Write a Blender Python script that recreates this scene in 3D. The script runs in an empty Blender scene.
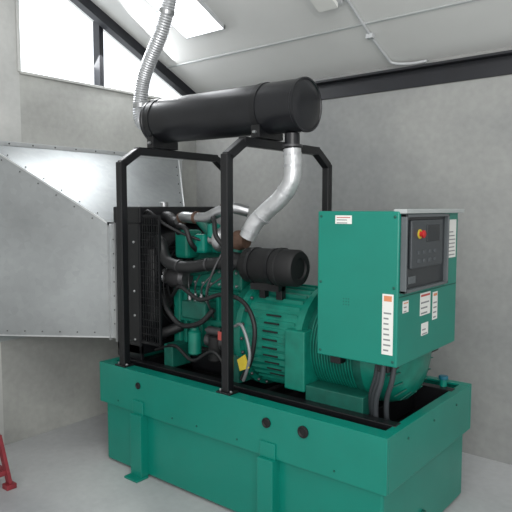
import bpy, bmesh, math, random
from mathutils import Vector, Matrix
random.seed(4)
S=bpy.context.scene
COL=bpy.context.collection
try: S.view_settings.view_transform='Standard'
except Exception: pass

# ---------------------------------------------------------------- materials
def lin(c):
    return tuple(((v/255)/12.92 if v/255<=.04045 else ((v/255+.055)/1.055)**2.4) for v in c)+(1,)
def mat(name,rgb,rough=.5,metal=0.0,var=.06,scale=8,bump=0.0,bscale=60,spec=.5,emit=0):
    m=bpy.data.materials.new(name); m.use_nodes=True
    n=m.node_tree.nodes; l=m.node_tree.links; b=n['Principled BSDF']
    b.inputs['Roughness'].default_value=rough; b.inputs['Metallic'].default_value=metal
    b.inputs['Specular IOR Level'].default_value=spec
    c=lin(rgb)
    tc=n.new('ShaderNodeTexCoord'); ns=n.new('ShaderNodeTexNoise')
    ns.inputs['Scale'].default_value=scale; ns.inputs['Detail'].default_value=6
    l.new(tc.outputs['Object'],ns.inputs['Vector'])
    r=n.new('ShaderNodeValToRGB'); r.color_ramp.elements[0].position=.3; r.color_ramp.elements[1].position=.7
    r.color_ramp.elements[0].color=tuple(v*(1-var) for v in c[:3])+(1,)
    r.color_ramp.elements[1].color=tuple(min(1,v*(1+var)) for v in c[:3])+(1,)
    l.new(ns.outputs['Fac'],r.inputs['Fac']); l.new(r.outputs['Color'],b.inputs['Base Color'])
    if emit:
        b.inputs['Emission Color'].default_value=c; b.inputs['Emission Strength'].default_value=emit
    if bump:
        n2=n.new('ShaderNodeTexNoise'); n2.inputs['Scale'].default_value=bscale; n2.inputs['Detail'].default_value=4
        l.new(tc.outputs['Object'],n2.inputs['Vector'])
        bp=n.new('ShaderNodeBump'); bp.inputs['Strength'].default_value=bump; bp.inputs['Distance'].default_value=.01
        l.new(n2.outputs['Fac'],bp.inputs['Height']); l.new(bp.outputs['Normal'],b.inputs['Normal'])
    return m
def concrete(name,dark,light,scale=1.2,rough=.85,fine=.10,blocks=0):
    m=bpy.data.materials.new(name); m.use_nodes=True
    n=m.node_tree.nodes; l=m.node_tree.links; b=n['Principled BSDF']; b.inputs['Roughness'].default_value=rough
    b.inputs['Specular IOR Level'].default_value=.3
    tc=n.new('ShaderNodeTexCoord')
    a=n.new('ShaderNodeTexNoise'); a.inputs['Scale'].default_value=scale; a.inputs['Detail'].default_value=7; a.inputs['Roughness'].default_value=.5
    a.inputs['Distortion'].default_value=.5
    l.new(tc.outputs['Object'],a.inputs['Vector'])
    r=n.new('ShaderNodeValToRGB'); r.color_ramp.elements[0].position=.35; r.color_ramp.elements[1].position=.66
    r.color_ramp.elements[0].color=lin(dark); r.color_ramp.elements[1].color=lin(light)
    l.new(a.outputs['Fac'],r.inputs['Fac'])
    f=n.new('ShaderNodeTexNoise'); f.inputs['Scale'].default_value=22; f.inputs['Detail'].default_value=5
    l.new(tc.outputs['Object'],f.inputs['Vector'])
    mx=n.new('ShaderNodeMix'); mx.data_type='RGBA'; mx.blend_type='OVERLAY'; mx.inputs[0].default_value=fine
    l.new(r.outputs['Color'],mx.inputs[6]); l.new(f.outputs['Fac'],mx.inputs[7])
    out=mx.outputs[2]
    if blocks:
        sx=n.new('ShaderNodeSeparateXYZ'); l.new(tc.outputs['Object'],sx.inputs[0])
        ad=n.new('ShaderNodeMath'); l.new(sx.outputs[0],ad.inputs[0]); l.new(sx.outputs[1],ad.inputs[1])
        cb=n.new('ShaderNodeCombineXYZ'); l.new(ad.outputs[0],cb.inputs[0]); l.new(sx.outputs[2],cb.inputs[1])
        br=n.new('ShaderNodeTexBrick'); l.new(cb.outputs[0],br.inputs['Vector'])
        br.inputs['Scale'].default_value=1; br.inputs['Brick Width'].default_value=.45; br.inputs['Row Height'].default_value=.225
        br.inputs['Mortar Size'].default_value=.012; br.inputs['Mortar Smooth'].default_value=1.0
        br.inputs['Color1'].default_value=(.485,.485,.485,1); br.inputs['Color2'].default_value=(.515,.515,.51,1); br.inputs['Mortar'].default_value=(.45,.45,.45,1)
        m2=n.new('ShaderNodeMix'); m2.data_type='RGBA'; m2.blend_type='OVERLAY'; m2.inputs[0].default_value=blocks
        l.new(out,m2.inputs[6]); l.new(br.outputs['Color'],m2.inputs[7]); out=m2.outputs[2]
    l.new(out,b.inputs['Base Color'])
    bp=n.new('ShaderNodeBump'); bp.inputs['Strength'].default_value=.08; bp.inputs['Distance'].default_value=.01
    l.new(f.outputs['Fac'],bp.inputs['Height']); l.new(bp.outputs['Normal'],b.inputs['Normal'])
    return m
def galv(name,rgb=(168,172,173),rough=.42,metal=.75,scale=28):
    m=bpy.data.materials.new(name); m.use_nodes=True
    n=m.node_tree.nodes; l=m.node_tree.links; b=n['Principled BSDF']; b.inputs['Metallic'].default_value=metal
    tc=n.new('ShaderNodeTexCoord'); v=n.new('ShaderNodeTexVoronoi'); v.inputs['Scale'].default_value=scale
    l.new(tc.outputs['Object'],v.inputs['Vector'])
    c=lin(rgb); r=n.new('ShaderNodeValToRGB')
    r.color_ramp.elements[0].color=tuple(x*.95 for x in c[:3])+(1,); r.color_ramp.elements[1].color=tuple(min(1,x*1.05) for x in c[:3])+(1,)
    l.new(v.outputs['Color'],r.inputs['Fac'])
    a=n.new('ShaderNodeTexNoise'); a.inputs['Scale'].default_value=1.6; a.inputs['Detail'].default_value=4
    l.new(tc.outputs['Object'],a.inputs['Vector'])
    mx=n.new('ShaderNodeMix'); mx.data_type='RGBA'; mx.blend_type='OVERLAY'; mx.inputs[0].default_value=.4
    l.new(r.outputs['Color'],mx.inputs[6]); l.new(a.outputs['Fac'],mx.inputs[7]); l.new(mx.outputs[2],b.inputs['Base Color'])
    mr=n.new('ShaderNodeMapRange'); mr.inputs[3].default_value=rough-.1; mr.inputs[4].default_value=rough+.14
    l.new(a.outputs['Fac'],mr.inputs[0]); l.new(mr.outputs[0],b.inputs['Roughness'])
    return m
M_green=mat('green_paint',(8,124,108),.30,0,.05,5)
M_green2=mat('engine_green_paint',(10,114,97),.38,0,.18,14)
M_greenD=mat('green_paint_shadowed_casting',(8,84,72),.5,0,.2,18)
M_black=mat('black_paint',(18,19,22),.38,0,.2,10)
M_blackm=mat('matte_black',(13,14,16),.65,0,.3,12)
M_sil=mat('silencer_black',(28,29,33),.30,0,.25,6,bump=.05,bscale=20)
M_rubber=mat('rubber_hose',(24,25,27),.5,0,.2,10)
M_steel=mat('bright_steel',(176,178,180),.32,.85,.15,12)
M_alu=mat('aluminium_flex',(200,202,205),.36,.7,.12,20,bump=.35,bscale=45)
M_wrap=mat('aluminium_lagging',(206,208,210),.38,.55,.10,16,bump=.7,bscale=26)
M_dsteel=mat('dark_steel',(80,80,82),.45,.6,.3,16)
M_rust=mat('warm_cast_iron',(92,70,58),.6,.3,.3,20)
M_white=mat('white_label',(225,226,222),.5,0,.02)
M_orange=mat('orange_label',(214,140,100),.5)
M_redl=mat('red_label',(186,80,74),.5)
M_red=mat('red_plastic',(176,34,34),.4)
M_redp=mat('red_paint',(134,46,54),.5,0,.2,20)
M_yel=mat('yellow_tag',(206,184,60),.5)
M_ink=mat('label_ink',(136,138,140),.6)
M_panel=mat('panel_grey',(88,94,97),.45)
M_hood=mat('hood_grey',(168,174,174),.45)
M_pdark=mat('panel_dark',(44,48,52),.35)
M_screen=mat('display_glass',(22,28,34),.15)
M_galv=galv('galvanised_sheet',(150,154,155),.42,.7)
M_galv2=galv('galvanised_flange',(190,193,194),.4,.55)
M_wall=concrete('cement_render',(136,138,138),(158,159,157),.9,fine=.14,blocks=.06)
M_wallL=concrete('cement_render_light',(148,149,146),(172,173,169),1.2,fine=.14,blocks=.16)
M_pil=concrete('pilaster_render',(170,171,169),(190,191,188),1.5)
M_floor=concrete('concrete_floor',(160,162,165),(190,192,193),.8,.5,.12)
M_ceil=mat('ceiling_board',(216,217,215),.7,0,.03,2)
M_beam=mat('black_steel_beam',(26,28,34),.5,0,.2,8)
M_glass=mat('frosted_window_sheet',(235,240,245),.4,0,.02,2,emit=1.5)
M_lamp=mat('lamp_diffuser',(250,252,255),.4,0,0,2,emit=3.5)
M_fix=mat('fixture_grey',(190,193,195),.5)

# ---------------------------------------------------------------- helpers
def empty(name,loc=(0,0,0)):
    e=bpy.data.objects.new(name,None); e.location=loc; COL.objects.link(e); return e
def finish(name,bm,m,parent=None,smooth=False,bevel=0,segs=2):
    bmesh.ops.recalc_face_normals(bm,faces=bm.faces)
    me=bpy.data.meshes.new(name); bm.to_mesh(me); bm.free()
    for mm in (m if isinstance(m,(list,tuple)) else [m]): me.materials.append(mm)
    if smooth:
        for p in me.polygons: p.use_smooth=True
        try: me.set_sharp_from_angle(angle=math.radians(38))
        except Exception: pass
    o=bpy.data.objects.new(name,me); COL.objects.link(o)
    if bevel:
        bv=o.modifiers.new('bevel','BEVEL'); bv.width=bevel; bv.segments=segs; bv.limit_method='ANGLE'
    if parent is not None:
        o.parent=parent; o.matrix_parent_inverse=Matrix.Translation(parent.location).inverted()
    return o
def addbox(bm,x0,x1,y0,y1,z0,z1,mi=0):
    v=[bm.verts.new(p) for p in [(x0,y0,z0),(x1,y0,z0),(x1,y1,z0),(x0,y1,z0),(x0,y0,z1),(x1,y0,z1),(x1,y1,z1),(x0,y1,z1)]]
    for f in [(0,3,2,1),(4,5,6,7),(0,1,5,4),(1,2,6,5),(2,3,7,6),(3,0,4,7)]:
        bm.faces.new([v[i] for i in f]).material_index=mi
def box(name,x0,x1,y0,y1,z0,z1,m,parent=None,bevel=.004):
    bm=bmesh.new(); addbox(bm,x0,x1,y0,y1,z0,z1); return finish(name,bm,m,parent,False,bevel)
def boxes(name,L,m,parent=None,bevel=.003):
    bm=bmesh.new()
    for q in L: addbox(bm,*q)
    return finish(name,bm,m,parent,False,bevel)
def frameof(d):
    d=Vector(d).normalized(); up=Vector((0,0,1)) if abs(d.z)<.95 else Vector((0,1,0))
    a=d.cross(up).normalized(); return a,a.cross(d).normalized(),d
def addlathe(bm,p0,axis,prof,segs=32,cap=True):
    a,b,d=frameof(axis); p0=Vector(p0); rings=[]
    for t,r in prof:
        rings.append([bm.verts.new(p0+d*t+(a*math.cos(2*math.pi*i/segs)+b*math.sin(2*math.pi*i/segs))*max(r,1e-4)) for i in range(segs)])
    for k in range(len(rings)-1):
        for i in range(segs):
            j=(i+1)%segs; bm.faces.new([rings[k][i],rings[k][j],rings[k+1][j],rings[k+1][i]])
    if cap: bm.faces.new(rings[0]); bm.faces.new(rings[-1])
def lathe(name,p0,axis,prof,m,parent=None,segs=32,smooth=True,bevel=0):
    bm=bmesh.new(); addlathe(bm,p0,axis,prof,segs); return finish(name,bm,m,parent,smooth,bevel)
def cyl(name,p0,p1,r,m,parent=None,segs=28,bevel=.003):
    d=Vector(p1)-Vector(p0); return lathe(name,p0,d,[(0,r),(d.length,r)],m,parent,segs,True,bevel)
def catmull(pts,n=10):
    P=[Vector(p) for p in pts]; P=[P[0]*2-P[1]]+P+[P[-1]*2-P[-2]]; out=[]
    for i in range(1,len(P)-2):
        for k in range(n):
            t=k/n; a,b,c,d=P[i-1:i+3]
            out.append(.5*((2*b)+(c-a)*t+(2*a-5*b+4*c-d)*t*t+(3*b-a-3*c+d)*t**3))
    out.append(P[-2]); return out
def addtube(bm,pts,r,segs=16,n=10,corr=0,pitch=.02):
    C=catmull(pts,n)
    if corr:
        L=[0]
        for i in range(1,len(C)): L.append(L[-1]+(C[i]-C[i-1]).length)
        N=int(L[-1]/pitch*4); D=[]; k=0
        for i in range(N+1):
            s=L[-1]*i/N
            while k<len(L)-2 and L[k+1]<s: k+=1
            D.append(C[k].lerp(C[k+1],(s-L[k])/max(1e-6,L[k+1]-L[k])))
        C=D
    prev=None; rings=[]
    for i,p in enumerate(C):
        d=(C[min(i+1,len(C)-1)]-C[max(i-1,0)]).normalized()
        if prev is None: a,_,_=frameof(d)
        else: a=(prev-d*prev.dot(d)).normalized()
        prev=a; b=d.cross(a); rr=r+(corr*math.sin(i*math.pi/2) if corr else 0)
        rings.append([bm.verts.new(p+(a*math.cos(2*math.pi*j/segs)+b*math.sin(2*math.pi*j/segs))*rr) for j in range(segs)])
    for k in range(len(rings)-1):
        for i in range(segs):
            j=(i+1)%segs; bm.faces.new([rings[k][i],rings[k][j],rings[k+1][j],rings[k+1][i]])
    bm.faces.new(rings[0]); bm.faces.new(rings[-1])
def tube(name,pts,r,m,parent=None,segs=14,n=10,corr=0,pitch=.02):
    bm=bmesh.new(); addtube(bm,pts,r,segs,n,corr,pitch); return finish(name,bm,m,parent,True)
def addbar(bm,p0,p1,w,h=None):
    h=h or w; a,b,d=frameof(Vector(p1)-Vector(p0)); p0=Vector(p0); p1=Vector(p1)
    R=[[bm.verts.new(p+a*sx*w/2+b*sy*h/2) for sx,sy in((-1,-1),(1,-1),(1,1),(-1,1))] for p in(p0,p1)]
    for i in range(4):
        j=(i+1)%4; bm.faces.new([R[0][i],R[0][j],R[1][j],R[1][i]])
    bm.faces.new(R[0]); bm.faces.new(R[1])
def bolts(name,pts,axis,r,h,m,parent,segs=8):
    bm=bmesh.new()
    for p in pts: addlathe(bm,p,axis,[(0,r),(h*.6,r),(h,r*.6)],segs)
    return finish(name,bm,m,parent,False)
def poly(name,verts,faces,m,parent=None,bevel=0):
    bm=bmesh.new(); V=[bm.verts.new(v) for v in verts]
    for f in faces: bm.faces.new([V[i] for i in f])
    return finish(name,bm,m,parent,False,bevel)

# ---------------------------------------------------------------- room
XL=-3.91; YB=3.92; RZ=2.66; RS=.47
def roof(y): return RZ+RS*(YB-y)
YF=-1.2; XR=2.4
box('floor',XL-.3,XR,YF,YB+.3,-.12,0,M_floor,None,0)
boxes('wall_back',[(XL-.3,XR,YB,YB+.2,0,RZ+.02)],M_wall,None,0)
W0=2.2
def prism(name,ya,yb,za,zb_a,zb_b,m,x0=XL-.2,x1=XL,parent=None):
    v=[(x,y,z) for x in(x0,x1) for y,z in((ya,za),(yb,za),(yb,zb_b),(ya,zb_a))]
    return poly(name,v,[(0,1,2,3),(7,6,5,4),(0,4,5,1),(1,5,6,2),(2,6,7,3),(3,7,4,0)],m,parent)
OY0,OY1,OZ0,OZ1=2.0,3.62,.88,2.02
bm=bmesh.new()
addbox(bm,XL-.2,XL,W0,YB,0,OZ0); addbox(bm,XL-.2,XL,W0,YB,OZ1,2.6); addbox(bm,XL-.2,XL,OY1,YB,OZ0,OZ1)
addbox(bm,XL-.2,XL,OY0,W0,0,OZ0)
finish('wall_left',bm,M_wallL)
prism('wall_left_gable',YF,OY0,0,roof(YF),roof(OY0),M_pil)
prism('wall_left_pilaster',OY0,W0,OZ1,roof(OY0),roof(W0),M_pil)
th=.06
v=[(x,y,roof(y)+dz) for x in(XL-.3,XR) for y,dz in((YF,0),(YB+.25,0),(YB+.25,th),(YF,th))]
poly('ceiling',v,[(0,1,2,3),(7,6,5,4),(0,4,5,1),(1,5,6,2),(2,6,7,3),(3,7,4,0)],M_ceil)
def roofstrip(name,x0,x1,y0,y1,t,m,parent=None,off=.001):
    v=[(x,y,roof(y)-off-dz) for x in(x0,x1) for y,dz in((y0,t),(y1,t),(y1,0),(y0,0))]
    return poly(name,v,[(0,1,2,3),(7,6,5,4),(0,4,5,1),(1,5,6,2),(2,6,7,3),(3,7,4,0)],m,parent)
M_joint=mat('ceiling_joint',(176,180,180),.7)
roofstrip('trim_1',XL,XR,3.50,3.512,.006,M_joint)
roofstrip('trim_2',XL,XR,2.30,2.312,.006,M_joint)
boxes('trim_eaves_beam',[(XL,XR,YB-.012,YB,2.49,2.61),(XL,XR,YB-.075,YB,2.605,2.622)],M_beam,None,.002)
v=[(x,y,roof(y)-dz) for x in(XL,XL+.07) for y,dz in((1.9,.085),(YB,.085),(YB,.003),(1.9,.003))]
poly('trim_gable_beam',v,[(0,1,2,3),(7,6,5,4),(0,4,5,1),(1,5,6,2),(2,6,7,3),(3,7,4,0)],M_beam)
win=empty('window_1',(XL-.1,2.9,2.9))
prism('translucent_sheet',W0,YB,2.6,roof(W0)-.02,roof(YB)-.02,M_glass,XL-.14,XL-.12,win)
boxes('mullion',[(XL-.10,XL-.02,2.885,2.925,2.6,roof(2.9)-.02)],M_beam,win,.002)
boxes('window_sill',[(XL-.18,XL+.015,W0,YB,2.585,2.605)],M_wallL,win,.003)
boxes('window_jamb',[(XL-.15,XL+.01,W0-.015,W0+.01,2.6,roof(W0)-.02)],M_pil,win,.002)

# ---------------------------------------------------------------- ceiling fittings
cl=empty('ceiling_light',(-3.07,2.9,roof(2.9)))
roofstrip('diffuser',-3.33,-2.95,2.40,3.24,.03,M_lamp,cl,.002)
roofstrip('frame_a',-3.34,-3.33,2.39,3.25,.031,M_fix,cl,.002); roofstrip('frame_b',-2.95,-2.94,2.39,3.25,.031,M_fix,cl,.002)
roofstrip('frame_c',-3.34,-2.94,3.24,3.25,.031,M_fix,cl,.002)
lf=empty('batten_light',(-2.0,3.2,roof(3.2)))
roofstrip('housing',-2.15,-1.97,2.2,3.26,.05,M_fix,lf,.002)
roofstrip('diffuser',-2.13,-1.99,2.22,3.24,.03,M_white,lf,.055)
cd=empty('electrical_conduit',(-1.95,3.6,2.8))
def rp(x,y,o=.02): return (x,y,roof(y)-o)
tube('conduit_pipe',[rp(-1.945,3.20),rp(-1.95,3.6),rp(-1.94,3.80),(-1.92,3.86,2.665),(-1.80,3.875,2.645),(-1.68,3.875,2.645)],.010,M_fix,cd)
box('conduit_clip',-1.975,-1.925,3.56,3.60,roof(3.58)-.045,roof(3.58)-.012,M_fix,cd)

# ---------------------------------------------------------------- generator
G=empty('diesel_generator',(-2.16,2.81,0))
TX0,TX1,TY0,TY1=-3.19,-1.134,2.29,3.335; TZ=.653; BZ=.40
box('fuel_tank_body',TX0+.03,TX1-.03,TY0+.028,TY1-.028,.012,BZ+.01,M_green,G,.012)
boxes('tank_underframe',[(TX0+.06,TX1-.06,TY0+.06,TY1-.06,0,.02)],M_black,G,0)
t=.02
bm=bmesh.new()
addbox(bm,TX0,TX1,TY0,TY0+t,BZ,TZ); addbox(bm,TX0,TX1,TY1-t,TY1,BZ,TZ)
addbox(bm,TX0,TX0+t,TY0+t,TY1-t,BZ,TZ); addbox(bm,TX1-t,TX1,TY0+t,TY1-t,BZ,TZ)
finish('tray_walls',bm,M_green,G,False,.003)
fw=.085
boxes('tray_flange',[(TX0,TX1,TY0,TY0+fw,TZ-.004,TZ+.008),(TX0,TX1,TY1-fw*.6,TY1,TZ-.004,TZ+.008),
  (TX0,TX0+fw*.7,TY0+fw,TY1-fw*.6,TZ-.004,TZ+.008),(TX1-fw*.6,TX1,TY0+fw,TY1-fw*.6,TZ-.004,TZ+.008)],M_green,G,.002)
box('tray_floor',TX0+t,TX1-t,TY0+t,TY1-t,BZ+.06,BZ+.08,M_blackm,G,0)
def rib(nm,x,side):
    y=TY0 if side<0 else TY1; s=side
    ya,yb=sorted((y-s*.03,y+s*.03))
    L=[(x-.05,x+.05,ya,yb,.012,BZ-.002)]
    fa,fb=sorted((y-s*.02,y+s*.075)); L.append((x-.06,x+.06,fa,fb,0,.014))
    pa,pb=sorted((y,y+s*.010)); L.append((x-.05,x+.05,pa,pb,BZ-.002,BZ+.08))
    boxes(nm,L,M_green,G,.003)
rib('lifting_rib_1',-2.80,-1); rib('lifting_rib_2',-1.79,-1); rib('lifting_rib_3',-2.80,1); rib('lifting_rib_4',-1.79,1)
bm=bmesh.new()
for x,z,r in((-2.80,.575,.020),(-1.80,.578,.026),(-1.575,.585,.03)):
    addlathe(bm,(x,TY0+.002,z),(0,-1,0),[(0,r),(.010,r),(.012,r*.8),(.006,r*.6)],20)
finish('tray_plugs',bm,M_blackm,G,True)
bm=bmesh.new()
for x in (-3.0,-2.5,-2.3,-2.0,-1.4): addlathe(bm,(x,TY0,.44),(0,-1,0),[(0,.006),(.004,.005)],8)
for y in (2.5,2.8,3.1): addlathe(bm,(TX1,y,.6),(1,0,0),[(0,.007),(.005,.006)],8)
finish('tank_bolts',bm,M_greenD,G)
cyl('tank_drain_plug',(TX1-.04,2.75,.12),(TX1-.015,2.75,.12),.024,M_greenD,G)
cyl('fuel_filler_neck',(-1.24,3.18,TZ-.05),(-1.24,3.18,TZ+.05),.020,M_green,G); cyl('fuel_filler_cap',(-1.24,3.18,TZ+.05),(-1.24,3.18,TZ+.07),.026,mat('teal_cap',(20,100,120),.4),G)
boxes('skid_rails',[(-3.16,-1.17,2.44,2.50,.50,.665),(-3.16,-1.17,3.12,3.18,.50,.665),(-3.12,-3.04,2.5,3.12,.52,.64),(-2.32,-2.26,2.5,3.12,.52,.64),(-1.45,-1.38,2.5,3.12,.52,.64)],M_black,G,.004)
cy=2.81
# radiator
RX0,RX1,RY0,RY1,RZ0,RZ1=-3.22,-2.98,2.46,3.16,.70,1.66
box('radiator_core',RX0+.02,RX1-.05,RY0+.03,RY1-.03,RZ0+.08,RZ1-.1,M_blackm,G,.003)
boxes('radiator_frame',[(RX0,RX1,RY0,RY0+.035,RZ0-.04,RZ1),(RX0,RX1,RY1-.035,RY1,RZ0-.04,RZ1),(RX0,RX1,RY0,RY1,RZ0,RZ0+.07),(RX0-.01,RX1+.02,RY0-.01,RY1+.01,RZ1-.1,RZ1+.01)],M_black,G,.01)
bm=bmesh.new()
for i in range(26):
    z=RZ0+.10+i*.028; addbox(bm,RX1-.051,RX1-.040,RY0+.05,RY1-.05,z,z+.006)
finish('radiator_fins',bm,M_dsteel,G)
segs=32; bm=bmesh.new(); A=[];B=[]
fz=1.17
for i in range(segs):
    a=2*math.pi*i/segs; c,s_=math.cos(a),math.sin(a); k=1/max(abs(c),abs(s_))
    A.append(bm.verts.new((RX1-.04,cy+c*k*.32,fz+s_*k*.38))); B.append(bm.verts.new((RX1+.10,cy+c*.30,fz+s_*.30)))
for i in range(segs): bm.faces.new([A[i],A[(i+1)%segs],B[(i+1)%segs],B[i]])
o=finish('fan_shroud',bm,M_black,G,True); sm=o.modifiers.new('s','SOLIDIFY'); sm.thickness=.008
bm=bmesh.new(); addlathe(bm,(RX1+.06,cy,fz),(1,0,0),[(0,.06),(.07,.06),(.08,.03)],20)
for i in range(7):
    a=2*math.pi*i/7
    u=Vector((0,math.cos(a),math.sin(a))); w=Vector((0,-math.sin(a),math.cos(a))); c0=Vector((RX1+.09,cy,fz))
    vs=[c0+u*.05-w*.03+Vector((-.02,0,0)),c0+u*.05+w*.03+Vector((.02,0,0)),c0+u*.27+w*.06+Vector((.03,0,0)),c0+u*.27-w*.05+Vector((-.03,0,0))]
    bm.faces.new([bm.verts.new(p) for p in vs])
o=finish('cooling_fan',bm,M_blackm,G); sm=o.modifiers.new('s','SOLIDIFY'); sm.thickness=.006
bm=bmesh.new()
for k,r in enumerate((.12,.16,.20,.24,.28,.32)):
    pts=[(RX1+.15-(.03 if k==5 else 0),cy+r*math.cos(a*math.pi/16),fz+r*math.sin(a*math.pi/16)) for a in range(33)]
    addtube(bm,pts,.004,6,1)
for i in range(12):
    a=i*math.pi/6; addbar(bm,(RX1+.15,cy+.1*math.cos(a),fz+.1*math.sin(a)),(RX1+.12,cy+.32*math.cos(a),fz+.32*math.sin(a)),.006)
finish('fan_guard',bm,M_black,G,True)
bm=bmesh.new()
for i in range(9): addbar(bm,(RX1+.0+.022*i,2.475,.80),(RX1+.0+.022*i,2.475,1.60),.005)
for i in range(18): addbar(bm,(RX1,2.475,.80+.047*i),(RX1+.18,2.475,.80+.047*i),.004)
for p,q in (((RX1,2.475,.79),(RX1+.18,2.475,.79)),((RX1,2.475,1.61),(RX1+.18,2.475,1.61)),((RX1+.18,2.475,.79),(RX1+.18,2.475,1.61))): addbar(bm,p,q,.014)
finish('belt_guard_mesh',bm,M_black,G)
bolts('radiator_bolts',[(RX0+.05,RY0,RZ0+.1+.16*i) for i in range(6)]+[(RX1-.05,RY0,RZ0+.1+.16*i) for i in range(6)],(0,-1,0),.009,.008,M_steel,G)
cyl('radiator_cap',(RX1-.08,2.75,RZ1),(RX1-.08,2.75,RZ1+.04),.03,M_steel,G)
# engine
EX0,EX1=-2.78,-2.27
box('engine_block',EX0,EX1,2.64,2.98,.78,1.16,M_green2,G,.02)
box('oil_pan',EX0+.03,EX1-.02,2.68,2.94,.60,.78,M_black,G,.03)
box('cylinder_head',EX0+.01,EX1-.01,2.66,2.96,1.16,1.30,M_green2,G,.012)
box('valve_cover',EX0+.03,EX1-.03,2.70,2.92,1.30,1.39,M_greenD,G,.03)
bm=bmesh.new()
for i in range(7):
    x=EX0+.05+i*.07; addbox(bm,x,x+.022,2.615,2.65,.80,1.13)
addbox(bm,EX0+.02,EX1-.02,2.61,2.65,.94,.975); addbox(bm,EX0+.02,EX1-.02,2.61,2.65,1.12,1.15)
finish('block_ribs',bm,M_green2,G,False,.004)
bolts('engine_bolts',[(EX0+.04+.07*i,2.66,1.19) for i in range(7)]+[(EX0+.04+.07*i,2.66,1.27) for i in range(7)]+[(EX0+.085+.07*i,2.64,.90) for i in range(6)],(0,-1,0),.010,.012,M_steel,G)
box('gear_case',EX0-.06,EX0+.01,2.62,3.0,.76,1.28,M_green2,G,.015)
lathe('crank_pulley',(EX0-.06,cy,.86),(-1,0,0),[(0,.1),(.02,.1),(.028,.085),(.036,.1),(.055,.1),(.06,.04)],M_dsteel,G)
lathe('alternator_pulley',(EX0-.06,2.60,1.22),(-1,0,0),[(0,.05),(.015,.05),(.02,.04),(.03,.05),(.04,.05)],M_steel,G)
lathe('charging_alternator',(EX0-.05,2.60,1.22),(1,0,0),[(0,.055),(.02,.07),(.13,.07),(.15,.05)],M_dsteel,G,20)
bm=bmesh.new(); addbar(bm,(EX0-.085,2.56,1.24),(EX0-.085,2.72,.84),.02,.006); addbar(bm,(EX0-.085,2.64,1.25),(EX0-.085,2.90,.90),.02,.006)
finish('drive_belt',bm,M_rubber,G)
box('injection_pump',-2.66,-2.45,2.52,2.63,.98,1.09,M_greenD,G,.012)
bm=bmesh.new()
for i in range(4): addlathe(bm,(-2.63+.05*i,2.57,1.09),(0,0,1),[(0,.013),(.03,.013),(.034,.008),(.05,.008)],10)
finish('pump_unions',bm,M_steel,G,True)
bm=bmesh.new()
for i in range(4): addtube(bm,[(-2.63+.05*i,2.57,1.13),(-2.62+.06*i,2.55,1.19),(-2.66+.10*i,2.60,1.26),(-2.68+.12*i,2.68,1.31)],.005,8,6)
finish('injector_lines',bm,M_dsteel,G,True)
lathe('oil_filter',(-2.40,2.56,.74),(0,0,1),[(0,.035),(.01,.048),(.15,.048),(.165,.03),(.18,.03)],M_blackm,G,20)
lathe('fuel_filter',(-2.56,2.54,.76),(0,0,1),[(0,.03),(.01,.042),(.14,.042),(.155,.028),(.17,.028)],M_green2,G,20)
lathe('starter_motor',(-2.30,2.58,.86),(-1,0,0),[(0,.055),(.05,.055),(.055,.045),(.18,.045),(.19,.03)],M_dsteel,G,20)
lathe('starter_solenoid',(-2.32,2.53,.93),(-1,0,0),[(0,.026),(.11,.026),(.115,.012),(.13,.012)],M_dsteel,G,16)
tube('upper_coolant_hose',[(-2.98,2.56,1.40),(-2.91,2.54,1.445),(-2.84,2.52,1.44),(-2.80,2.51,1.37),(-2.74,2.50,1.32),(-2.60,2.51,1.30),(-2.44,2.54,1.325),(-2.30,2.56,1.34),(-2.22,2.60,1.34)],.038,M_rubber,G,18)
tube('lower_coolant_hose',[(-2.98,2.58,.84),(-2.90,2.56,.83),(-2.84,2.56,.86),(-2.76,2.62,.90)],.034,M_rubber,G,18)
bm=bmesh.new()
for p,d in (((-2.66,2.505,1.305),(1,0,-.1)),((-2.45,2.538,1.323),(1,.1,.1)),((-2.90,2.537,1.447),(1,0,.1))): addlathe(bm,p,d,[(0,.041),(.014,.041)],20)
finish('hose_clamps',bm,M_dsteel,G,True)
tube('intake_pipe',[(-2.80,2.64,1.56),(-2.74,2.62,1.60),(-2.64,2.61,1.60),(-2.54,2.62,1.60),(-2.46,2.63,1.63),(-2.36,2.66,1.66),(-2.28,2.72,1.64)],.034,M_steel,G,18)
tube('intake_hose_black',[(-2.97,2.66,1.60),(-2.90,2.65,1.60),(-2.84,2.64,1.57),(-2.78,2.64,1.56)],.036,M_rubber,G,18)
tube('charge_elbow',[(-2.60,2.62,1.60),(-2.52,2.64,1.52),(-2.50,2.70,1.44),(-2.5,2.76,1.38)],.035,M_greenD,G,18)
bm=bmesh.new()
for p,d in (((-2.76,2.625,1.59),(1,0,.4)),((-2.62,2.612,1.60),(1,0,0)),((-2.42,2.65,1.648),(1,.1,.2))): addlathe(bm,p,d,[(0,.039),(.02,.039)],20)
finish('pipe_clamps',bm,M_rust,G,True)
lathe('turbo_compressor',(-2.36,2.62,1.47),(-1,0,0),[(0,.03),(.01,.06),(.03,.075),(.06,.075),(.08,.055),(.09,.035),(.13,.035)],M_steel,G,24)
lathe('turbo_turbine',(-2.30,2.62,1.47),(1,0,0),[(-.06,.03),(0,.04),(.02,.06),(.05,.06),(.07,.045),(.09,.045)],M_rust,G,24)
tube('exhaust_manifold',[(-2.70,2.64,1.26),(-2.55,2.60,1.28),(-2.40,2.60,1.32),(-2.30,2.61,1.38),(-2.27,2.62,1.43)],.032,M_greenD,G,16)
tube('turbo_oil_line',[(-2.33,2.56,1.42),(-2.36,2.50,1.3),(-2.42,2.50,1.15),(-2.44,2.58,1.0)],.007,M_dsteel,G,8)
box('engine_bracket',-2.62,-2.52,2.59,2.68,1.38,1.50,M_green,G,.02)
box('thermostat_housing',-2.80,-2.68,2.60,2.74,1.34,1.52,M_green2,G,.02)
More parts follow.
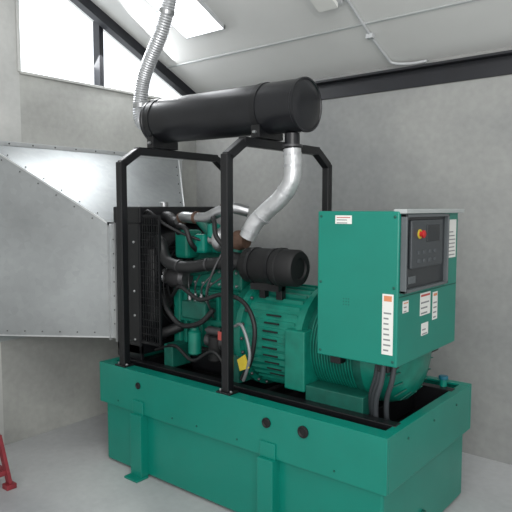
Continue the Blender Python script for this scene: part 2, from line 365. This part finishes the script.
box('intake_manifold',-2.66,-2.34,2.66,2.74,1.38,1.47,M_green,G,.02)
lathe('breather_canister',(-2.45,2.60,1.48),(0,0,1),[(0,.03),(.01,.04),(.08,.04),(.09,.02)],M_green,G,18)
tube('breather_hose',[(-2.45,2.60,1.57),(-2.44,2.58,1.60),(-2.39,2.54,1.58),(-2.36,2.52,1.50),(-2.30,2.53,1.43)],.014,M_rubber,G,12)
tube('coolant_bypass',[(-2.74,2.58,1.50),(-2.70,2.55,1.55),(-2.63,2.54,1.53),(-2.60,2.55,1.45),(-2.60,2.60,1.40)],.016,M_rubber,G,12)
# air filter
af=Vector((-2.20,2.60,1.335))
lathe('air_filter',af,(1,0,0),[(-.05,.045),(0,.05),(.01,.085),(.03,.10),(.25,.10),(.255,.108),(.275,.108),(.28,.101),(.37,.101),(.385,.09),(.386,.06),(.375,.055),(.375,.02)],M_blackm,G,36)
lathe('air_filter_outlet',(-2.20,2.60,1.335),(-1,0,.35),[(0,.045),(.1,.045)],M_rubber,G,20)
bm=bmesh.new()
for x in (-2.13,-1.99): addlathe(bm,(x,2.60,1.335),(1,0,0),[(0,.1045),(.022,.1045)],36)
addbox(bm,-2.14,-1.94,2.57,2.63,1.20,1.245)
finish('air_filter_bracket',bm,M_black,G,True)
boxes('air_filter_stand',[(-2.10,-2.06,2.60,2.64,1.15,1.24),(-1.98,-1.94,2.60,2.64,1.15,1.24)],M_black,G)
# flywheel housing and alternator
AZ=.925
lathe('flywheel_housing',(EX1-.02,cy,AZ),(1,0,0),[(0,.24),(.03,.30),(.09,.315),(.10,.325),(.12,.325)],M_green2,G,40,True,0)
lathe('alternator_adaptor',(EX1+.10,cy,AZ),(1,0,0),[(0,.325),(.02,.325),(.025,.295),(.20,.285),(.38,.285),(.385,.305),(.42,.305)],M_green2,G,44)
bm=bmesh.new()
for i in range(30):
    a=math.radians(95+i*9); r=.288
    c=Vector((0,math.cos(a),math.sin(a)))
    p=Vector((EX1+.15,cy,AZ))+c*r; q=Vector((EX1+.46,cy,AZ))+c*(r-.004)
    addbar(bm,p,q,.012,.03)
finish('alternator_cooling_ribs',bm,M_green2,G,False,.003)
bm=bmesh.new()
for i in range(9):
    a=math.radians(150+i*9); c=Vector((0,math.cos(a),math.sin(a)))
    addbar(bm,Vector((EX1+.26,cy,AZ))+c*.289,Vector((EX1+.36,cy,AZ))+c*.289,.018,.008)
finish('alternator_vent_slots',bm,M_blackm,G)
bolts('flange_bolts',[(EX1+.12,cy+.312*math.cos(a*math.pi/12),AZ+.312*math.sin(a*math.pi/12)) for a in range(24)],(1,0,0),.010,.014,M_dsteel,G)
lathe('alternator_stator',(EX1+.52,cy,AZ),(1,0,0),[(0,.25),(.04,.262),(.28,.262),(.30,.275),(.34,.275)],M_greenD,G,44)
bm=bmesh.new()
for i in range(15): addlathe(bm,(EX1+.56+i*.017,cy,AZ),(1,0,0),[(0,.268),(.006,.268)],44)
finish('stator_laminations',bm,M_green2,G,True)
lathe('alternator_end_bell',(EX1+.86,cy,AZ),(1,0,0),[(0,.275),(.06,.272),(.12,.25),(.17,.20),(.19,.12),(.20,.06),(.205,.02)],M_green2,G,44)
bm=bmesh.new()
for i in range(20):
    a=i*math.pi/10; c=Vector((0,math.cos(a),math.sin(a)))
    addbar(bm,Vector((EX1+.985,cy,AZ))+c*.246,Vector((EX1+1.035,cy,AZ))+c*.198,.014,.006)
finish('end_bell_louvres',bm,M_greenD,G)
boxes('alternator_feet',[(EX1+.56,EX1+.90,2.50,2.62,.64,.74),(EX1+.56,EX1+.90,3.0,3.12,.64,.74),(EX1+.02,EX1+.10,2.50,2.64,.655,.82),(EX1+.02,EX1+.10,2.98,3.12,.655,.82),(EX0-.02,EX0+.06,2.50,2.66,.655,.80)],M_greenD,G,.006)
box('terminal_cover',EX1+.43,EX1+.56,2.49,2.64,.70,1.02,M_green2,G,.008)
# control box
CX0,CX1,CY0,CY1,CZ0,CZ1=-1.60,-1.17,2.44,3.15,.935,1.645
box('control_box',CX0,CX1,CY0,CY1,CZ0,CZ1,M_green,G,.006)
boxes('control_box_hood',[(CX1-.03,CX1+.032,CY0+.006,CY1+.002,CZ1-.010,CZ1+.010)],M_hood,G,.003)
boxes('control_box_support',[(-1.56,-1.50,2.5,3.1,CZ0-.05,CZ0+.005),(-1.30,-1.24,2.5,3.1,CZ0-.05,CZ0+.005)],M_black,G)
boxes('control_box_seams',[(CX1,CX1+.002,CY0+.012,CY1-.012,1.255,1.259),(CX1,CX1+.002,CY0+.52,CY0+.524,1.26,1.63)],M_greenD,G,0)
py0,py1,pz0,pz1=2.455,2.955,1.275,1.632
boxes('panel_bezel',[(CX1,CX1+.03,py0,py0+.014,pz0,pz1),(CX1,CX1+.03,py1-.014,py1,pz0,pz1),(CX1,CX1+.03,py0,py1,pz0,pz0+.014),(CX1,CX1+.03,py0,py1,pz1-.014,pz1)],M_panel,G,.003)
box('panel_back',CX1,CX1+.008,py0+.014,py1-.014,pz0+.014,pz1-.014,M_pdark,G,0)
box('controller_unit',CX1+.008,CX1+.026,2.52,2.88,1.38,1.605,mat('controller_face',(60,65,69),.4),G,.006)
box('controller_display',CX1+.026,CX1+.029,2.68,2.83,1.50,1.58,M_screen,G,.002)
M_btn=mat('controller_button',(78,83,87),.5)
bm=bmesh.new()
for r in range(2):
    for c in range(4): addbox(bm,CX1+.026,CX1+.029,2.58+.062*c,2.58+.062*c+.028,1.405+.04*r,1.405+.04*r+.018)
finish('controller_buttons',bm,M_btn,G,False,.002)
lathe('emergency_stop_base',(CX1+.026,2.60,1.54),(1,0,0),[(0,.022),(.004,.022)],M_yel,G,24)
lathe('emergency_stop',(CX1+.03,2.60,1.54),(1,0,0),[(0,.012),(.010,.012),(.012,.018),(.020,.018),(.024,.012)],M_red,G,24)
boxes('panel_strip',[(CX1+.008,CX1+.012,2.52,2.60,1.31,1.345)],M_panel,G,.002)
def label(nm,face,u0,u1,z0,z1,base=M_white,head=None,rows=4):
    bm=bmesh.new()
    def put(a,b,c,d,e,mi):
        if face=='x': addbox(bm,CX1+.0005,CX1+e,a,b,c,d,mi)
        else: addbox(bm,a,b,CY0-e,CY0-.0005,c,d,mi)
    put(u0,u1,z0,z1,.002,0)
    if head: put(u0+.008,u1-.008,z1-.09*(z1-z0)-.008,z1-.008,.0028,2)
    h=(z1-z0)*.7/rows
    for r in range(rows): put(u0+.008,u1-.008-random.random()*.3*(u1-u0),z0+.06*(z1-z0)+h*r,z0+.06*(z1-z0)+h*r+h*.3,.0026,1)
    finish(nm,bm,[base,M_ink,head or M_ink],G)
label('warning_label_tall','x',3.0,3.12,1.40,1.60,rows=7)
label('warning_label_a','x',2.68,2.80,1.14,1.25,head=M_redl,rows=3)
label('warning_label_b','x',2.83,2.89,1.10,1.24,head=M_orange,rows=4)
label('warning_label_c','x',2.70,2.78,1.04,1.10,rows=2)
label('warning_label_d','x',2.49,2.55,1.18,1.235,head=M_orange,rows=2)
label('side_label_tall','y',-1.245,-1.19,.99,1.27,head=M_orange,rows=8)
label('side_label_small','y',-1.50,-1.41,1.585,1.625,head=M_redl,rows=2)
bolts('box_screws',[(x,CY0,z) for x in(-1.58,-1.19) for z in(.96,1.30,1.62)],(0,-1,0),.007,.004,M_greenD,G)
bm=bmesh.new()
for i in range(3):
    for j in range(3): addlathe(bm,(-1.45+.014*i,CY0+.001,1.20+.014*j),(0,-1,0),[(0,.003),(.002,.003)],6)
finish('vent_perforations',bm,M_greenD,G)
bm=bmesh.new()
for i,(x,y) in enumerate(((-1.26,2.50),(-1.29,2.53),(-1.23,2.55),(-1.32,2.56))):
    addtube(bm,[(x,y,CZ0+.02),(x-.01,y-.01,.84),(x-.04,y+.0,.74),(x-.05,y+.03,.62),(x-.05,y+.1,.54)],.013,10,8)
finish('power_cables',bm,mat('cable_grey',(58,62,66),.5),G,True)
tube('battery_cable',[(-2.98,2.50,1.62),(-2.90,2.48,1.64),(-2.78,2.50,1.56),(-2.66,2.55,1.50),(-2.55,2.60,1.46)],.009,M_rubber,G,8)
tube('wiring_harness',[(-2.78,2.56,1.10),(-2.62,2.48,1.18),(-2.45,2.47,1.12),(-2.30,2.50,1.16),(-2.12,2.48,1.14),(-2.02,2.46,1.02),(-2.04,2.46,.84),(-2.12,2.47,.70)],.013,M_rubber,G,10)
tube('fuel_hose',[(-2.16,2.46,1.00),(-2.09,2.43,1.02),(-2.04,2.42,.95),(-2.02,2.42,.86),(-2.06,2.44,.76),(-2.10,2.46,.70)],.009,mat('braided_hose',(140,144,146),.45,.3),G,10)
tube('fuel_line_lower',[(-2.90,2.52,.74),(-2.70,2.50,.80),(-2.52,2.48,.74),(-2.35,2.48,.82),(-2.25,2.5,.72)],.011,M_rubber,G,10)
tube('heater_hose',[(-2.86,2.55,1.10),(-2.76,2.50,1.02),(-2.64,2.50,.94),(-2.48,2.50,.97),(-2.38,2.52,1.06)],.016,M_rubber,G,12)
poly('inspection_tag_yellow',[(-2.12,2.43,.82),(-2.06,2.425,.86),(-2.03,2.425,.79),(-2.10,2.43,.76),(-2.12,2.436,.82),(-2.06,2.431,.86),(-2.03,2.431,.79),(-2.10,2.436,.76)],[(0,1,2,3),(7,6,5,4),(0,4,5,1),(1,5,6,2),(2,6,7,3),(3,7,4,0)],M_yel,G)
boxes('inspection_tag_red',[(-2.30,-2.27,2.468,2.472,.90,.95)],M_redl,G,0)
boxes('engine_data_plate',[(-2.56,-2.50,2.606,2.61,1.00,1.06)],M_white,G,0)

# ---------------------------------------------------------------- silencer support frames
FY0,FY1=2.335,3.315
for k,x in enumerate((-2.985,-2.105)):
    F=empty('silencer_support_frame' if k==0 else 'silencer_support_frame.001',(x,cy,TZ))
    bm=bmesh.new(); w=.05
    zt=2.02; zs=1.945
    addbar(bm,(x,FY0,TZ+.012),(x,FY0,zs),w); addbar(bm,(x,FY1,TZ+.012),(x,FY1,zs),w)
    addbar(bm,(x,FY0,zs-.015),(x,FY0+.13,zt-.004),w); addbar(bm,(x,FY1,zs-.015),(x,FY1-.13,zt-.004),w)
    addbar(bm,(x,FY0+.12,zt),(x,FY1-.12,zt),w)
    finish('tube_frame',bm,M_black,F,False,.006)
    boxes('foot_plates',[(x-.05,x+.05,TY0+.004,TY0+.082,TZ+.008,TZ+.018),(x-.05,x+.05,FY1-.05,FY1+.018,TZ+.008,TZ+.018)],M_black,F)
    bolts('foot_bolts',[(x-.038,TY0+.03,TZ+.018),(x+.038,TY0+.03,TZ+.018)],(0,0,1),.008,.01,M_steel,F)

# ---------------------------------------------------------------- silencer
SY=2.68; SR=.142
s0=Vector((-3.05,SY,2.232)); s1=Vector((-1.83,SY,2.214)); sd=(s1-s0).normalized(); SL=(s1-s0).length
E=empty('exhaust_silencer',tuple((s0+s1)/2))
prof=[(-.018,.03),(-.016,.08),(-.008,.12),(0,SR-.004),(.004,SR+.004),(.02,SR+.004),(.024,SR),(SL-.024,SR),(SL-.02,SR+.004),(SL-.002,SR+.004),(SL-.001,SR-.004),(SL-.006,SR-.008),(SL+.004,.11),(SL+.010,.08),(SL+.012,.03)]
lathe('silencer_shell',s0,sd,prof,M_sil,E,56)
for k,x in enumerate((-2.985,-2.105)):
    tt=(x-s0.x)/sd.x; p=s0+sd*tt
    lathe('mounting_strap_%d'%(k+1),p-sd*.02,sd,[(0,SR),(.001,SR+.005),(.039,SR+.005),(.04,SR)],M_black,E,56)
    box('saddle_%d'%(k+1),x-.03,x+.03,SY-.11,SY+.11,2.0485,2.12,M_black,E,.002)
    bolts('saddle_bolts_%d'%(k+1),[(x,SY-.11,2.08),(x,SY+.09,2.08)],(0,-1,0),.011,.02,M_steel,E)
cyl('outlet_neck',(-3.16,SY,2.232),(-3.05,SY,2.232),.045,M_sil,E)
# ---------------------------------------------------------------- exhaust pipes
D=empty('engine_exhaust_pipe',(-2.1,SY,1.7))
cyl('inlet_neck',(-1.93,SY,1.985),(-1.93,SY,2.071),.042,M_sil,D)
lathe('inlet_flange',(-1.93,SY,1.995),(0,0,1),[(0,.058),(.012,.058)],M_dsteel,D,24)
tube('lagged_downpipe',[(-1.93,SY,1.985),(-1.925,SY,1.90),(-1.935,SY-.005,1.80),(-2.0,SY-.02,1.71),(-2.09,SY-.03,1.64),(-2.16,SY-.05,1.57),(-2.205,SY-.06,1.49)],.049,M_wrap,D,24,12)
bm=bmesh.new()
for p,d in (((-1.93,SY,1.95),(0,0,1)),((-1.928,SY,1.885),(0,0,1)),((-1.97,SY-.012,1.745),(.6,.1,.8)),((-2.12,SY-.04,1.605),(.75,.1,.7)),((-2.19,SY-.055,1.52),(.4,.1,.9))): addlathe(bm,p,d,[(0,.052),(.014,.052)],24)
finish('pipe_clamps',bm,M_alu,D,True)
U=empty('exhaust_flue_pipe',(-3.1,SY,2.7))
tube('flue_hose',[(-3.12,SY,2.232),(-3.19,SY,2.24),(-3.215,SY,2.31),(-3.20,SY,2.42),(-3.165,SY,2.54),(-3.09,SY,2.66),(-2.99,SY,2.80),(-2.92,SY,2.95),(-2.89,SY,3.10),(-2.88,SY,3.30)],.047,M_alu,U,22,10,.0018,.016)
lathe('elbow_clamp',(-3.205,SY,2.34),(0,0,1),[(0,.053),(.025,.053)],M_steel,U,24)
lathe('elbow_clamp_upper',(-2.935,SY,2.91),(.3,0,.9),[(0,.053),(.025,.053)],M_steel,U,24)
lathe('roof_collar',(-2.88,SY,roof(SY)-.07),(0,0,1),[(0,.06),(.05,.07)],M_fix,U,24)

# ---------------------------------------------------------------- radiator air duct
K=empty('radiator_air_duct',(-3.6,cy,1.3))
ix,ox=-3.24,XL+.004
iY0,iY1,iZ0,iZ1=2.47,3.17,.78,1.545
oY0,oY1,oZ0,oZ1=1.93,3.69,.80,2.085
V=[(ix,iY0,iZ0),(ix,iY1,iZ0),(ix,iY1,iZ1),(ix,iY0,iZ1),(ox,oY0,oZ0),(ox,oY1,oZ0),(ox,oY1,oZ1),(ox,oY0,oZ1)]
V=[(x-.04 if i<4 else x,y,z) for i,(x,y,z) in enumerate(V)]
o=poly('duct_hood',V,[(0,1,5,4),(1,2,6,5),(2,3,7,6),(3,0,4,7)],M_galv,K); sm=o.modifiers.new('s','SOLIDIFY'); sm.thickness=.004
bm=bmesh.new()
addbox(bm,ix-.045,ix+.035,iY0-.004,iY0,iZ0-.004,iZ1+.004); addbox(bm,ix-.045,ix+.02,iY1,iY1+.004,iZ0-.004,iZ1+.004)
addbox(bm,ix-.045,ix+.02,iY0,iY1,iZ1,iZ1+.004); addbox(bm,ix-.045,ix+.02,iY0,iY1,iZ0-.004,iZ0)
addbox(bm,ix-.05,ix-.044,iY0-.022,iY0,iZ0-.02,iZ1+.02); addbox(bm,ix-.05,ix-.044,iY0-.022,iY1+.02,iZ1,iZ1+.022)
addbox(bm,ix+.02,ix+.026,iY0-.022,iY0,iZ0-.02,iZ1+.02)
finish('duct_collar',bm,M_galv2,K)
boxes('wall_flange',[(ox-.002,ox+.004,oY0-.05,oY1+.05,oZ1,oZ1+.03),(ox-.002,ox+.004,oY0-.05,oY1+.05,oZ0-.06,oZ0),(ox-.002,ox+.004,oY1,oY1+.04,oZ0,oZ1),(ox-.002,ox+.004,oY0-.04,oY0,oZ0,oZ1)],M_galv2,K,.001)
bm=bmesh.new()
for A_,B_,off in ((Vector(V[3]),Vector(V[7]),(.0,-.004,-.03)),(Vector(V[0]),Vector(V[4]),(0,-.004,.03)),(Vector(V[3]),Vector(V[7]),(0,.04,.004)),(Vector(V[2]),Vector(V[6]),(0,-.03,.006))):
    for i in range(1,7):
        p=A_.lerp(B_,i/7)+Vector(off); addlathe(bm,p+Vector((-.004,0,0)),(1,-.6,.4),[(0,.005),(.008,.003)],8)
for i in range(1,8):
    addlathe(bm,(ix-.01,iY0-.004,iZ0+(iZ1-iZ0)*i/8),(0,-1,0),[(0,.005),(.004,.004)],8)
for i in range(0,11): addlathe(bm,(ox+.004,oY0+(oY1-oY0)*i/10,oZ1+.015),(1,0,0),[(0,.006),(.004,.004)],8)
finish('duct_rivets',bm,M_dsteel,K)
bm=bmesh.new()
for i in (2,3,0): addbar(bm,V[i],V[i+4],.010,.010)
finish('duct_seams',bm,M_galv2,K)

# ---------------------------------------------------------------- red stand at far left
R=empty('axle_stand',(-3.38,1.53,0))
bm=bmesh.new(); top=Vector((-3.41,1.53,.36))
for dx,dy in ((.13,.17),(-.13,.17),(.13,-.17),(-.13,-.17)):
    addbar(bm,(top.x+dx,top.y+dy,.03),(top.x+dx*.76,top.y+dy*.76,.33),.045,.02)
    addbox(bm,top.x+dx-.03,top.x+dx+.03,top.y+dy-.03,top.y+dy+.03,.0,.03)
for z,k in ((.10,.94),(.32,.77)):
  for a_,b_ in (((1,1),(-1,1)),((1,-1),(-1,-1)),((1,1),(1,-1)),((-1,1),(-1,-1))):
    addbar(bm,(top.x+.13*k*a_[0],top.y+.17*k*a_[1],z),(top.x+.13*k*b_[0],top.y+.17*k*b_[1],z),.02,.03)
addbox(bm,top.x-.10,top.x+.10,top.y-.13,top.y+.13,.325,.345); addlathe(bm,(top.x,top.y,.345),(0,0,1),[(0,.03),(.12,.03)],16)
addbox(bm,top.x-.06,top.x+.06,top.y-.03,top.y+.03,.46,.48); addbox(bm,top.x-.06,top.x-.045,top.y-.03,top.y+.03,.48,.51); addbox(bm,top.x+.045,top.x+.06,top.y-.03,top.y+.03,.48,.51)
finish('stand_legs',bm,M_redp,R,False,.002)

# ---------------------------------------------------------------- lights
def area(name,loc,target,size,sizey,power,col=(1,1,1)):
    L=bpy.data.lights.new(name,'AREA'); L.shape='RECTANGLE'; L.size=size; L.size_y=sizey; L.energy=power; L.color=col
    o=bpy.data.objects.new(name,L); COL.objects.link(o); o.location=loc
    o.rotation_euler=(Vector(target)-Vector(loc)).to_track_quat('-Z','Y').to_euler(); return o
area('fill_behind_camera',(.8,-1.0,2.2),(-2.2,3.0,1.0),3.0,2.4,96,(1,.99,.97))  # added soft fill from behind the camera; no doorway is modelled
area('window_daylight',(XL+.12,3.0,2.95),(-1.5,2.2,.6),.9,.5,20,(.97,.98,1))
area('overhead_fill',(-.8,1.2,3.8),(-2.0,2.6,0),1.6,1.6,42,(1,1,.99))  # added overhead area lamp
W=bpy.data.worlds.new('world'); S.world=W; W.use_nodes=True
bg=W.node_tree.nodes['Background']; bg.inputs[0].default_value=(.99,.99,.98,1); bg.inputs[1].default_value=.8

# ---------------------------------------------------------------- camera
cam=bpy.data.cameras.new('camera'); co=bpy.data.objects.new('camera',cam); COL.objects.link(co); S.camera=co
f=591; cam.sensor_width=36; cam.sensor_fit='HORIZONTAL'; cam.lens=36*f/512; cam.clip_start=.05
pt=math.atan(48/591); a=math.radians(50.77)
co.location=(0,0,1.66)
dirv=Vector((-math.cos(a)*math.cos(pt),math.sin(a)*math.cos(pt),-math.sin(pt)))
co.rotation_euler=dirv.to_track_quat('-Z','Y').to_euler()
